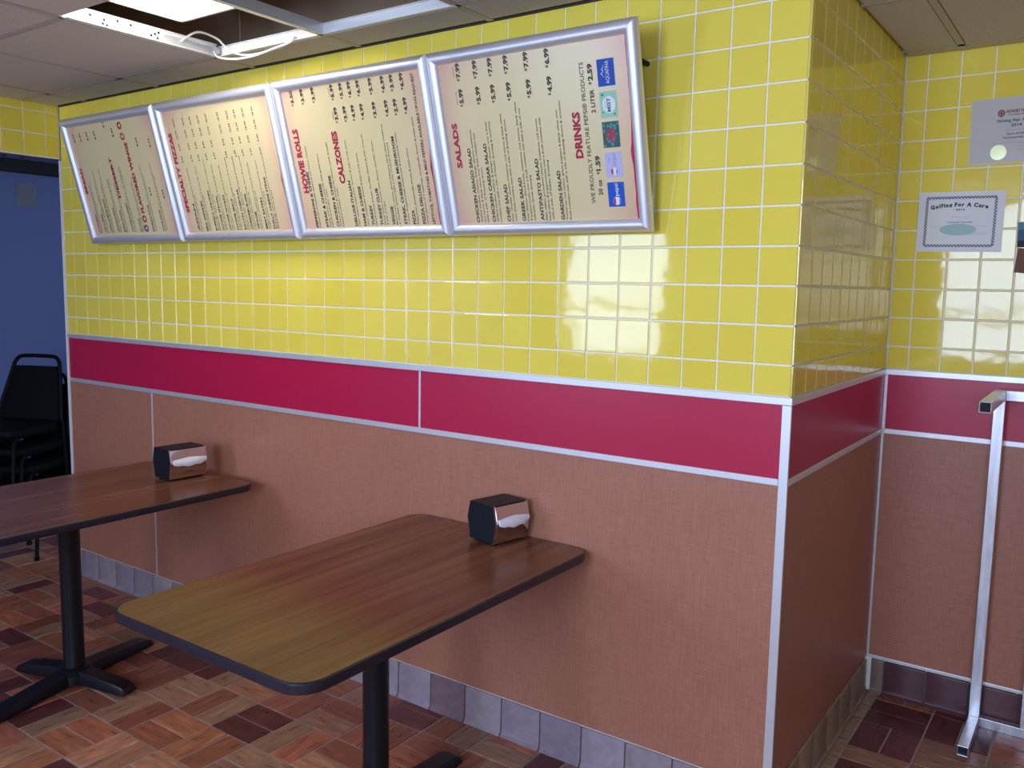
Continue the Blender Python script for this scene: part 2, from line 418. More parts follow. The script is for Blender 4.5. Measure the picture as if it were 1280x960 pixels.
# left side: tiled header over a wide opening into the back hall
HB = 2.20
wall_left = struct(G().box(-4.0, -2.2, HB, -3.8215, .14, CEIL+.6).box(-4.0, REAR, 0, -3.8215, -2.2, CEIL+.6).obj('wall_left', M_blue))
k = 0; y = -.004
hz = [(HB+.004, HB+.115), (HB+.115, HB+.115+TS), (HB+.115+TS, CEIL+.02)]
G().box(-3.8225, -2.2, HB, -3.8205, -.001, CEIL+.02).obj('grout_bed', M_grout, wall_left)
while y > -2.15:
    w = .07 if k == 0 else TS
    for z0, z1 in hz:
        o = link('tile', tile_mesh(w, z1-z0), wall_left, (-3.82, y-w/2, (z0+z1)/2)); o.rotation_euler = (R.gauss(0, .003), R.gauss(0, .002), math.pi/2+R.gauss(0, .003))
    y -= w; k += 1
for yy in (-.245, -.155): G().cyl(-3.9, yy, HB-.006, HB+.01, .011, n=12).obj('bolt_head', M_dark, wall_left)
struct(G().box(-5.4, REAR, 0, -5.2, 2.2, 2.9).obj('wall_hall', M_blue))
struct(G().box(-5.2, 2.0, 0, -3.0, 2.2, 2.9).obj('wall_hall_end', M_blue))
struct(G().box(-5.4, REAR, 2.62, -4.0, 2.2, 2.7).obj('ceiling_hall', M_pale))
trim(-5.2, REAR, 2.262, -5.14, 2.0, 2.60, M_dark, .003)
t = empty('access_plate', (-5.2, .49, 2.125)); tag(t, 'grey square access plate high on the blue hall wall above the stacked chairs', 'wall plate')
o = G().box(0, -.066, -.075, .006, .066, .075).obj('plate', mat('plate_grey', (.20, .21, .26), .5), t); bevel(o, .002)
o = G().box(.006, -.058, -.067, .009, .058, .067).obj('cover', mat('plate_cover', (.16, .17, .21), .5), t); bevel(o, .002)

# ------------------------------------------------------------------ ceiling
ceiling = struct(G().box(-4.0, REAR, 3.02, ROOM_X1+.1, DREC+.14, 3.1).box(-4.0, .02, CEIL+.032, -.0015, .14, 3.02).box(-.14, .14, CEIL+.032, -.0015, DREC+.14, 3.02).box(-.0015, DREC+.02, CEIL+.032, ROOM_X1+.1, DREC+.14, 3.02).obj('ceiling', M_plenum))
XL_ = [-3.81, -3.54, -2.93, -2.255, -1.65, -1.045, -.425, .197, .80, 1.41, 2.02, ROOM_X1-.01]
YL_ = [REAR+.01, -3.90, -3.28, -2.66, -2.03, -1.41, -.795, -.195, -.014]
YR_ = [-.195, .475, 1.085, DREC-.012]
tc = {}
def ctile(x0, y0, x1, y1, sag=0):
    if x1-x0 < .03 or y1-y0 < .03: pass
    g = .004; key = (round(x1-x0, 3), round(y1-y0, 3))
    if key not in tc:
        a, b = key[0]/2-g, key[1]/2-g; s = .011 if min(key) > .12 else .004
        G_ = G().rings([[(-a+s, -b+s, -.006), (a-s, -b+s, -.006), (a-s, b-s, -.006), (-a+s, b-s, -.006)], [(-a+s, -b+s, .001), (a-s, -b+s, .001), (a-s, b-s, .001), (-a+s, b-s, .001)],
                        [(-a, -b, .001), (a, -b, .001), (a, b, .001), (-a, b, .001)], [(-a, -b, .014), (a, -b, .014), (a, b, .014), (-a, b, .014)]])
        tc[key] = G_.mesh('ceiling_tile', M_ceil)
    o = link('ceiling_tile', tc[key], ceiling, ((x0+x1)/2, (y0+y1)/2, CEIL+.002)); o.rotation_euler = (R.gauss(0, .0015), R.gauss(0, .0015), 0)
LAMP = (-2.185, -1.825, -1.60, -.395)
for a, b in zip(XL_, XL_[1:]):
    for c, d in zip(YL_, YL_[1:]):
        mx, my = (a+b)/2, (c+d)/2
        if b > .15 and my > -.19: continue
        if -2.2 < mx < -1.1 and -.79 < my < -.2: continue                              # the two open cells
        ctile(a, c, b, d)
for a, b in zip([0.004, .197]+XL_[8:], XL_[7:8]+XL_[8:]):
    for c, d in zip(YR_, YR_[1:]): ctile(a, c, b, d)
def tee(x0, y0, x1, y1, m=M_tee):
    g = G(); w = .012; z = CEIL-.005
    if x1-x0 > y1-y0:
        g.box(x0, y0-w, z, x1, y0+w, z+.0012); g.box(x0, y0-.0012, z+.0012, x1, y0+.0012, z+.040); g.box(x0, y0-.004, z+.033, x1, y0+.004, z+.041)
    else:
        g.box(x0-w, y0, z, x0+w, y1, z+.0012); g.box(x0-.0012, y0, z+.0012, x0+.0012, y1, z+.040); g.box(x0-.004, y0, z+.033, x0+.004, y1, z+.041)
    return g.obj('tee_bar', m, ceiling)
for x in XL_[1:7]:
    if x in (-2.255, -1.65): tee(x, REAR, x, -.795)
    else: tee(x, REAR, x, -.014)
tee(-2.255, -.195, -2.255, -.014); tee(-1.65, -.195, -1.65, -.014)
for y in YL_[1:-1]:
    if abs(y+.195) < .01: tee(-3.81, y, -2.255, y); tee(-1.045, y, ROOM_X1, y)
    elif abs(y+.795) < .01: tee(-3.81, y, -2.255, y); tee(-1.65, y, ROOM_X1, y)
    else: tee(-3.81, y, ROOM_X1, y)
for x in XL_[7:11]: tee(x, REAR, x, DREC-.012)
for y in YR_[1:3]: tee(.004, y, ROOM_X1, y)
# white troffer rails left in the opening, with their punched holes, and the bare cross bar
rail = G().box(-2.258, -.795, CEIL-.006, -2.226, -.190, CEIL-.004).box(-2.258, -.795, CEIL-.006, -2.2555, -.190, CEIL+.046).box(-2.258, -.795, CEIL+.044, -2.246, -.19, CEIL+.046).obj('troffer_rail', M_teelit, ceiling)
G().box(-2.2552, -.42, CEIL+.002, -2.2545, -.20, CEIL+.034).obj('bare_steel_patch', M_galv, ceiling)
hole = G().rings([[(0, .005*math.cos(a*math.pi/4), .005*math.sin(a*math.pi/4)) for a in range(8)], [(.0008, .005*math.cos(a*math.pi/4), .005*math.sin(a*math.pi/4)) for a in range(8)]]).mesh('hole', M_dark)
for yy, zz in [(-.70, .030), (-.655, .012), (-.65, .026), (-.64, .010), (-.60, .034), (-.55, .032), (-.47, .016), (-.455, .024), (-.445, .012), (-.44, .032), (-.33, .018)]:
    link('hole', hole, rail, (-2.2555, yy, CEIL+zz))
G().box(-2.258, -.205, CEIL-.006, -1.045, -.183, CEIL-.004).box(-2.258, -.1925, CEIL-.006, -1.045, -.190, CEIL+.032).box(-2.258, -.202, CEIL+.030, -1.045, -.19, CEIL+.032).obj('troffer_rail', M_teelit, ceiling)
G().box(-1.662, -.795, CEIL-.006, -1.638, -.19, CEIL-.004).box(-1.6515, -.795, CEIL-.004, -1.6485, -.19, CEIL+.036).obj('tee_bar', M_galv, ceiling)
# ceiling lamp
lx0, lx1, ly0, ly1 = LAMP
lamp = empty('ceiling_lamp', ((lx0+lx1)/2, (ly0+ly1)/2, CEIL+.070)); tag(lamp, 'lit white fluorescent lamp set in the open part of the ceiling', 'ceiling lamp')
hx, hy = (lx1-lx0)/2-.012, (ly1-ly0)/2
M_diff = mat('lit_diffuser', (.9, .9, .9), .4)
bsdf(M_diff).inputs['Emission Color'].default_value = (1, .97, .92, 1); bsdf(M_diff).inputs['Emission Strength'].default_value = 16
f = G(); e_ = .012
for q in ((-hx, -hy, -hx+e_, hy), (hx-e_, -hy, hx, hy), (-hx, -hy, hx, -hy+e_), (-hx, hy-e_, hx, hy)): f.box(q[0], q[1], -.004, q[2], q[3], .022)
o = f.obj('lamp_frame', mat('cream_lamp_frame', (.80, .76, .66), .4), lamp)
G().box(-hx+e_, -hy+e_, .001, hx-e_, hy-e_, .006).obj('diffuser', M_diff, lamp)
G().rings([[(-hx+.01, -hy+.01, .02), (hx-.01, -hy+.01, .02), (hx-.01, hy-.01, .02), (-hx+.01, hy-.01, .02)], [(-hx+.05, -hy+.03, .085), (hx-.05, -hy+.03, .085), (hx-.05, hy-.03, .085), (-hx+.05, hy-.03, .085)]]).obj('housing', M_galv, lamp)
def smooth_pts(P, n=6):
    P = [Vector(q) for q in P]; out = []
    for k in range(len(P)-1):
        a, b, c, d = P[max(k-1, 0)], P[k], P[k+1], P[min(k+2, len(P)-1)]
        for i in range(n):
            t = i/n; out.append(.5*((2*b)+(c-a)*t+(2*a-5*b+4*c-d)*t*t+(3*b-a-3*c+d)*t**3))
    return out+[P[-1]]
tag(G().tube(smooth_pts([(-2.250, -.35, 2.49), (-2.22, -.30, 2.53), (-2.19, -.24, 2.518), (-2.165, -.22, 2.49), (-2.11, -.22, 2.458), (-2.026, -.22, 2.437), (-1.912, -.22, 2.436), (-1.802, -.21, 2.455), (-1.79, -.20, 2.475)]), .0042, 6).obj('electrical_cord', M_cord, smooth=True),
    'white cord arching up from the left rail of the open ceiling cell', 'cord', 'loose cords under the open ceiling')
tag(G().tube(smooth_pts([(-2.237, -.215, 2.478), (-2.194, -.225, 2.450), (-2.097, -.23, 2.430), (-1.989, -.23, 2.426), (-1.889, -.225, 2.438), (-1.81, -.21, 2.456), (-1.795, -.197, 2.476)]), .0042, 6).obj('electrical_cord', M_cord, smooth=True),
    'white cord sagging lowest below the back rail of the open ceiling cell', 'cord', 'loose cords under the open ceiling')
tag(G().tube([(-2.20, -.12, 2.478), (-2.20, -.12, 2.75), (-2.20, -.12, 3.02)], .0012, 5).obj('hanger_wire', M_galv), 'thin straight hanger wire rising into the dark space above the open ceiling', 'wire')
tag(G().lathe(-2.226, -.203, [(.004, 2.466), (.009, 2.468), (.012, 2.480), (.010, 2.492), (.004, 2.498)], 10).obj('wire_connector', M_inkgrey, smooth=True), 'small grey wire connector where the cords meet at the rail corner', 'connector')

# ------------------------------------------------------------------ lettering
_tc = {}
def text_mesh(s, bold=.0, res=2):
    k = (s, bold, res)
    if k not in _tc:
        cu = bpy.data.curves.new('t', 'FONT'); cu.body = s; cu.size = 1; cu.resolution_u = res; cu.offset = bold; cu.fill_mode = 'FRONT'
        ob = bpy.data.objects.new('t', cu); C.objects.link(ob)
        dg = bpy.context.evaluated_depsgraph_get(); me = ob.evaluated_get(dg).to_mesh()
        vs = [(v.co.x, v.co.y) for v in me.vertices]; fs = [tuple(p.vertices) for p in me.polygons]
        ob.evaluated_get(dg).to_mesh_clear(); bpy.data.objects.remove(ob); bpy.data.curves.remove(cu)
        if not vs: vs = [(0, 0)]
        _tc[k] = (vs, fs, min(v[0] for v in vs), max(v[0] for v in vs))
    return _tc[k]
CAPH = .729
def put(g, s, xf, x0, x1, cap, bold=.012, res=2):
    """text s from x0 to x1 (or natural width if x1 is None); cap = capital height; xf(tx, ty) -> local 3d point"""
    vs, fs, a, b = text_mesh(s, bold, res)
    ky = cap/CAPH; kx = ky if x1 is None else (x1-x0)/(b-a)
    n = len(g.v); g.v += [xf(x0+(x-a)*kx, y*ky) for x, y in vs]; g.f += [tuple(i+n for i in f) for f in fs]
    return x0+(b-a)*kx

# ------------------------------------------------------------------ menu boards
BS = Vector((0, -.05, 1.765)); BV = Vector((0, -.145, .565)); BL = BV.length; BV.normalize(); BN = Vector((0, -BV.z, BV.y))
BW_ = .7575; BX1 = -.411
def menu_poster_mat(name):
    m = mat(name, (.7, .6, .4), .28)
    t = nd(m, 'ShaderNodeTexCoord'); mp = nd(m, 'ShaderNodeMapping'); ln(m, t.outputs['Generated'], mp.inputs[0])
    sx = nd(m, 'ShaderNodeSeparateXYZ'); ln(m, mp.outputs[0], sx.inputs[0])
    def mth(op, a, b=None):
        n = nd(m, 'ShaderNodeMath', _operation=op)
        for s, q in zip(n.inputs, (a, b)):
            if q is None: continue
            if hasattr(q, 'is_output'): ln(m, q, s)
            else: s.default_value = q
        return n.outputs[0]
    ex = mth('ABSOLUTE', mth('SUBTRACT', sx.outputs[0], .5)); ey = mth('ABSOLUTE', mth('SUBTRACT', sx.outputs[1], .5))
    d = mth('ADD', mth('POWER', mth('MULTIPLY', ex, 2), 4), mth('MULTIPLY', mth('POWER', mth('MULTIPLY', ey, 2), 5), .5))
    base(m, ramp(m, d, [(.0, (.76, .64, .33)), (.35, (.76, .60, .34)), (1.0, (.72, .40, .28))]))
    return m
M_poster = menu_poster_mat('cream_menu_print')
def flat(col, name): return mat(name, col, .65, spec=.3)
M_lblue = flat((.02, .10, .50), 'print_blue'); M_llav = flat((.52, .50, .74), 'print_lavender'); M_lgreen = flat((.05, .13, .12), 'print_dark_green')
M_lmint = flat((.35, .62, .42), 'print_mint'); M_lnavy = flat((.03, .09, .40), 'print_navy'); M_lwhite = flat((.8, .8, .8), 'print_white'); M_lred = flat((.45, .02, .04), 'print_red')
M_lorange = flat((.45, .10, .03), 'print_orange'); M_lpurp = flat((.12, .05, .18), 'print_purple')

class Board:
    def __init__(s, k, label):
        s.x1 = BX1-k*BW_; s.x0 = s.x1-BW_
        s.root = empty('menu_board', BS+Vector((s.x0, 0, 0)))
        s.root.rotation_euler = Matrix(((1, 0, 0), (0, BV.y, BN.y), (0, BV.z, BN.z))).transposed().transposed().to_euler()
        tag(s.root, label, 'menu board', 'menu boards tilted out from the tiled wall')
        s.ink = 'ink'; s.red = 'red'; s.dsc = G()
        w, h, n = BW_-.002, BL+.006, .0
        rw = .040; prof = [(0, -.009), (0, .004), (.006, .013), (.016, .0175), (.026, .0165), (.034, .011), (rw, .002), (rw, -.009)]
        cs = [(.001, -.003), (w, -.003), (w, h-.003), (.001, h-.003)]
        dr = [((1, 1)), ((-1, 1)), ((-1, -1)), ((1, -1))]
        for a in range(4):
            b = (a+1) % 4
            ra = [(cs[a][0]+dr[a][0]*o, cs[a][1]+dr[a][1]*o, z) for o, z in prof]; rb = [(cs[b][0]+dr[b][0]*o, cs[b][1]+dr[b][1]*o, z) for o, z in prof]
            G().rings([ra, rb]).obj('frame_rail', M_frame, s.root, 35)
        G().box(.02, .015, -.001, w-.02, h-.02, .0).obj('poster', M_poster, s.root)
        G().box(.008, .005, -.020, w-.008, h-.012, -.0018).obj('back_panel', M_dark, s.root)
        for xx in (.06, w-.06):      # brackets that hold the leaning board off the wall
            zz = .50; L = -( .05+.145*zz/BL)
            br_ = G(); y_ = .145*zz/BL+.05
            # from the back of the board to the wall, horizontal in world space
            p0 = Vector((xx, zz, -.020)); dv = Vector((0, BV.y, BN.y))   # world +y in local (x, v, n)
            p1 = p0+dv*(y_-.022)
            br_.tube([p0, p0.lerp(p1, .5), p1], .008, 6).obj('bracket', M_dark, s.root)
    def xf(s, u, z=.0010): return lambda tx, ty: (u-s.x0-ty, tx, z)
    def word(s, g, t, u, v0, v1, cap, bold=.02, res=2):
        if g in ('ink', 'red'):
            q = G(); put(q, t, s.xf(u), v0, v1, cap, bold+(.004 if g == 'red' else .012), res)
            q.obj('heading' if g == 'red' else 'menu_line', M_menured if g == 'red' else M_menuink, s.root); return
        return put(g, t, s.xf(u, .0018), v0, v1, cap, bold, res)
    def price(s, u, v0, t, cap=.0150, wid=.055):
        q = G(); put(q, '$', s.xf(u-cap*.42), v0, v0+.0085, cap*.55, .02, 1); put(q, t, s.xf(u), v0+.0105, v0+wid, cap, .045, 2)
        q.obj('price', M_menuink, s.root)
    def desc(s, u, v0, t, v1=None, cap=.0072):
        put(s.dsc, t, s.xf(u), v0, v1, cap, .012, 1)
    def rect(s, u0, v0, u1, v1, m, name, z=.0008):
        return G().add([(u0-s.x0, v0, z), (u1-s.x0, v0, z), (u1-s.x0, v1, z), (u0-s.x0, v1, z)], [(0, 1, 2, 3)]).obj(name, m, s.root)
    def brush(s, u0, v0=.032, v1=.553, rng=R):
        # torn brush stroke of red print along the edge at u0..frame
        n = 26; e = []
        for i in range(n+1):
            f = i/n; wdt = .004+.006*max(0, 1-abs(f-.42)*7)+rng.uniform(0, .0016)+(.0045 if f < .4 else 0)
            e.append((u0-wdt-s.x0, v0+(v1-v0)*f))
        g = G()
        for i in range(n): g.add([(e[i][0], e[i][1], .0008), (u0+.004-s.x0, e[i][1], .0008), (u0+.004-s.x0, e[i+1][1], .0008), (e[i+1][0], e[i+1][1], .0008)], [(0, 1, 2, 3)])
        g.obj('brush_stroke', M_menured, s.root)
    def done(s):
        stuff(s.dsc.obj('small_print', M_menuink, s.root))
def disc(cx, cy, rx, ry, z, n=20): return [(cx+rx*math.cos(2*math.pi*i/n), cy+ry*math.sin(2*math.pi*i/n), z) for i in range(n)]

# salads and drinks (nearest board)
b = Board(0, 'nearest menu board on the right headed SALADS and DRINKS with five soft drink logos')
b.word(b.red, 'SALADS', -1.085, .221, .364, .0205, .04)
b.word(b.red, 'DRINKS', -.624, .222, .356, .0245, .045)
for u, t, v1, ds in [(-1.043, 'CHICKEN ASIAGO SALAD', .282, ['Grilled chicken, lettuce, Asiago cheese, tomatoes,', 'red onions & black olives over fresh romaine mix', 'with a side of dressing choice']),
        (-.977, 'CHICKEN CAESAR SALAD', .292, ['Grilled chicken, lettuce & Asiago cheese over a fresh', 'romaine mix with a side of Caesar dressing & croutons']),
        (-.917, 'CHEF SALAD', .160, ['Ham, cheddar cheese, tomatoes, red onions & black olives', 'over fresh romaine mix with a side of dressing choice']),
        (-.857, 'GREEK SALAD', .178, ['Feta cheese, sliced beets, tomatoes, red onions, black olives', '& pepperoncini over a fresh romaine mix with a side of our', 'authentic Greek dressing']),
        (-.787, 'ANTIPASTO SALAD', .232, ['Ham, salami, provolone cheese, tomatoes, red onions,', 'black olives & pepperoncini over a fresh romaine mix', 'with a side of Italian dressing']),
        (-.711, 'GARDEN SALAD', .191, ['Tomatoes, red onions, green peppers & black olives over', 'fresh romaine mix with a side of dressing choice & croutons'])]:
    b.word(b.ink, t, u, .040, v1, .0125, .02)
    for i, d in enumerate(ds): b.desc(u+.0125+.0128*i, .040, d, .040+len(d)*.0060, .0075)
for (u, a, c) in [(-1.043, '5.99', '7.99'), (-.975, '5.99', '7.99'), (-.917, '5.99', '7.99'), (-.857, '5.99', '7.99'), (-.783, '5.99', '7.99'), (-.708, '4.99', '6.99')]:
    b.price(u, .411, a, .0155); b.price(u, .489, c, .0155)
b.word(b.red, 'REGULAR', -1.066, .420, .460, .0055, 0, 1); b.word(b.red, 'LARGE', -1.066, .505, .535, .0055, 0, 1)
b.word(b.ink, 'WE PROUDLY FEATURE PEPSI\u00ae PRODUCTS', -.596, .087, .491, .0140, -.004)
b.word(b.ink, '20 oz', -.569, .110, .156, .0135, .014); b.price(-.569, .171, '1.59', .0150)
b.word(b.ink, '2 LITER', -.568, .347, .413, .0135, .014); b.price(-.568, .426, '2.59', .0150, .058)
L0, L1 = -.551, -.496
def logo(b, v0, v1, m): return b.rect(L0, v0, L1, v1, m, 'drink_logo')
def globe(b, cu, cv, r, o):
    x, y = cu-b.x0, cv
    G().poly(disc(x, y, r, r, .0012)).obj('roundel', M_lwhite, o)
    # rotated a quarter turn with the poster: red cap on the left, blue cap on the right
    up = [(x-r*.22*math.cos(t*1.0)*1-.0, y+r*math.sin(t), .0015) for t in [math.pi*(-.42+.84*i/8) for i in range(9)]]
    G().poly([(x+r*.93*math.cos(t), y+r*.93*math.sin(t), .0015) for t in [math.pi*(.62+.76*i/10) for i in range(11)]]).obj('roundel_red', M_lred, o)
    G().poly([(x+r*.93*math.cos(t), y+r*.93*math.sin(t), .0015) for t in [math.pi*(-.30+.55*i/10) for i in range(11)]]).obj('roundel_blue', M_lnavy, o)
o = logo(b, .074, .146, M_lblue); globe(b, -.522, .091, .0125, o); q = G(); b.word(q, 'pepsi', -.516, .106, .142, .0125, .01); q.obj('logo_lettering', M_lwhite, o)
o = logo(b, .160, .232, M_llav); globe(b, -.523, .177, .0115, o); q = G(); b.word(q, 'pepsi', -.516, .193, .229, .0120, .0); b.word(q, 'diet', -.536, .205, .219, .006, 0); q.obj('logo_lettering', M_inkgrey, o)
o = logo(b, .246, .319, M_lgreen)
q = G()
for i in range(26): q.poly(disc(-.523-b.x0+R.uniform(-.024, .024), .282+R.uniform(-.033, .033), R.uniform(.002, .005), R.uniform(.003, .007), .0011+.00001*i, 7))
stuff(q.obj('camouflage_flecks', flat((.10, .28, .27), 'print_teal'), o))
q = G()
b.word(q, 'MTN', -.527, .266, .296, .010, .05); b.word(q, 'DEW', -.511, .262, .302, .0145, .06)
q.obj('logo_lettering', flat((.50, .05, .09), 'print_rose'), o)
o = logo(b, .330, .403, M_lmint); x_, y_ = -.522-b.x0, .366
G().poly(disc(x_, y_, .021, .024, .0012)).obj('roundel', M_lwhite, o); q = G(); b.word(q, 'MIST', -.517, .346, .385, .0115, .03); b.word(q, 'sierra', -.532, .357, .375, .005, 0, 1); q.obj('logo_lettering', flat((.04, .20, .16), 'print_pine'), o)
M_leaf = flat((.05, .25, .12), 'print_leaf')
for u_, v_, r_ in ((-.541, .394, .004), (-.505, .339, .003), (-.543, .346, .0025)): G().poly(disc(u_-b.x0, v_, r_, r_, .0012, 8)).obj('leaf_dot', M_leaf, o)
o = logo(b, .417, .491, M_lnavy); q = G(); b.word(q, 'AQUAFINA', -.513, .423, .485, .0125, 0)
q.add([(-.528-b.x0, .440, .0012), (-.540-b.x0, .452, .0012), (-.532-b.x0, .458, .0012), (-.537-b.x0, .463, .0012), (-.528-b.x0, .474, .0012), (-.5295-b.x0, .474, .0012), (-.534-b.x0, .4635, .0012), (-.5305-b.x0, .4575, .0012), (-.537-b.x0, .452, .0012), (-.5295-b.x0, .440, .0012)], [(0, 1, 8, 9), (1, 2, 7, 8), (2, 3, 6, 7), (3, 4, 5, 6)])
q.obj('logo_lettering', M_lwhite, o)
b.brush(-.450); b.done()

# rolls and calzones
b = Board(1, 'menu board second from the right headed HOWIE ROLLS and CALZONES')
b.word(b.red, 'HOWIE ROLLS', -1.838, .174, .410, .0270, .045); b.word(b.red, 'CALZONES', -1.636, .199, .386, .0265, .045)
IT = [(-1.822, ['PEPPERONI &', ' CHEESE'], .253, '3.50', None, ['Pepperoni, mozzarella cheese & our blend of herbs']), (-1.766, ['STEAK & CHEESE'], .205, '3.99', None, ['Steak, onions & mozzarella with garlic sauce', 'baked in a butter crust']), (-1.708, ['CHICKEN & CHEESE'], .232, '3.99', None, ['Grilled chicken & mozzarella cheese, ranch & herbs', 'baked in a butter crust']),
      (-1.611, ['DELUXE ITALIAN'], .208, '3.99', '5.99', ['Ham, salami, pepperoni, cheese & side of sub sauce']), (-1.566, ['HAM & CHEESE'], .186, '3.99', '5.99', ['Ham, mozzarella cheese & side of sub sauce']), (-1.525, ['TURKEY'], .118, '4.99', '6.99', ['Sliced turkey breast, cheddar cheese & side of ranch']),
      (-1.482, ['TURKEY CLUB'], .175, '4.99', '6.99', ['Sliced turkey breast, ham, bacon, cheddar cheese', '& side of mayo']), (-1.423, ['VEGGIE'], .108, '3.99', '5.99', ['Mushrooms, onions, green peppers, black olives, tomatoes', '& cheddar cheese with a side of ranch dressing']),
      (-1.366, ['STEAK, CHEESE & MUSHROOM'], .345, '4.99', '6.99', ['Tender chopped steak, mushrooms & mozzarella cheese']), (-1.325, ['PIZZA'], .092, '2.99', '3.99', ['Pepperoni, mozzarella cheese & pizza sauce']), (-1.280, ['PIZZA DELUXE'], .178, '4.99', '6.99', ['Your choice of 3 toppings, mozzarella cheese & pizza sauce'])]
for u, t, v1, p1, p2, ds in IT:
    b.word(b.ink, ''.join(t), u, .042, v1, .0128, .02)
    for i, d in enumerate(ds): b.desc(u+.0128+.0122*i, .042, d, .042+len(d)*.0062, .0072)
    if p2 is None: b.price(u-.004, .490, p1, .0150)
    else: b.price(u-.003, .411, p1, .0150); b.price(u-.003, .489, p2, .0150)
b.word(b.red, 'SMALL', -1.634, .425, .455, .0055, 0, 1); b.word(b.red, 'LARGE', -1.634, .505, .535, .0055, 0, 1)
b.word(b.ink, 'LETTUCE, TOMATOES & MILD PEPPERS AVAILABLE UPON REQUEST', -1.237, .040, .538, .0115, .012, 1)
b.brush(-1.2075); b.done()

# speciality pizzas
b = Board(2, 'menu board third from the right headed SPECIALTY PIZZAS with four price columns')
b.word(b.red, 'SPECIALTY PIZZAS', -2.609, .124, .459, .0225, .045)
NM = [(-2.567, 'ASIAN', .16), (-2.509, 'BBQ CHICKEN', .17), (-2.446, 'BUFFALO CHICKEN', .21), (-2.399, 'HOWIE SPECIAL', .19), (-2.352, 'HOWIE WORKS', .19), (-2.303, 'HOWIE MAUI', .17), (-2.255, 'BACON CHEDDAR', .21), (-2.212, 'CHEESEBURGER', .19), (-2.170, 'VEGGIE', .115), (-2.119, 'MEAT EATERS', .17), (-2.073, 'PHILLY CHEESE STEAK', .25)]
for u, t, v1 in NM:
    b.word(b.ink, t, u, .043, v1, .0115, .016, 1)
    d = R.choice(['Mozzarella, onions, green peppers & our pizza sauce', 'Ham, bacon, mushrooms, red onions & mozzarella', 'Pepperoni, ham, italian sausage, bacon & mozzarella', 'Grilled chicken, red onions & mozzarella cheese']); b.desc(u+.0112, .043, d, .043+len(d)*.0058, .0066)
    b.desc(u+.0215, .043, d[:26], .043+26*.0058, .0066)
for u in (-2.570, -2.505, -2.456, -2.404, -2.350, -2.274, -2.216, -2.170, -2.119, -2.062):
    for i, t in enumerate(('6.99', '9.99', '12.99', '15.99')): b.word(b.ink, t, u, .333+i*.049, .333+i*.049+(.028 if i < 2 else .033), .0095, .01, 1)
b.brush(-1.966); b.done()

# bread, dessert, wings
b = Board(3, 'farthest menu board on the left headed BREAD, DESSERT and FLAVORED WINGS')
b.word(b.red, 'BREAD', -3.370, .239, .360, .0185, .04); b.word(b.red, 'DESSERT', -3.104, .208, .393, .0180, .04); b.word(b.red, 'FLAVORED WINGS', -2.948, .133, .448, .0215, .045)
for u, t in [(-3.353, 'HOWIE BREAD'), (-3.302, 'CAJUN BREAD'), (-3.251, 'THREE CHEESER BREAD'), (-3.190, 'CINNAMON BREAD'), (-3.139, 'BREAD STICKS'), (-3.071, 'CINNAMON DESSERT'), (-3.003, 'BROWNIE'), (-2.905, 'BONELESS WINGS'), (-2.826, 'HOWIE WINGS')]:
    b.word(b.ink, t, u, .050, .050+len(t)*.0085, .0105, .014, 1)
    for i in range(2): d = R.choice(['Fresh baked with garlic butter & a side of pizza sauce', 'Baked dough with butter, parmesan & herbs', 'Topped with blended cheeses & a side of sauce']); b.desc(u+.0112+.0105*i, .050, d, .050+len(d)*.0055, .0064)
for u, v in [(-3.358, .475), (-3.302, .475), (-3.243, .475), (-3.179, .475), (-3.087, .52), (-3.032, .475), (-2.865, .42), (-2.773, .41), (-2.857, .205), (-2.764, .19)]:
    b.word(b.ink, '4.99', u, v, v+.042, .0115, .012, 1)
for u, v, m in [(-2.958, .474, M_lorange), (-2.961, .521, M_lred), (-2.950, .107, M_lred), (-2.954, .064, M_lpurp)]:
    x_ = u-b.x0-.010
    o = G().poly(disc(x_, v, .0165, .0165, .0009)).obj('flame_roundel', m, b.root)
    G().poly([(x_+.009, v-.006, .0012), (x_+.009, v+.006, .0012), (x_+.001, v+.009, .0012), (x_-.004, v+.003, .0012), (x_-.011, v+.001, .0012), (x_-.004, v-.004, .0012), (x_+.001, v-.008, .0012)]).obj('flame', M_poster, o)
b.brush(-2.7235); b.done()

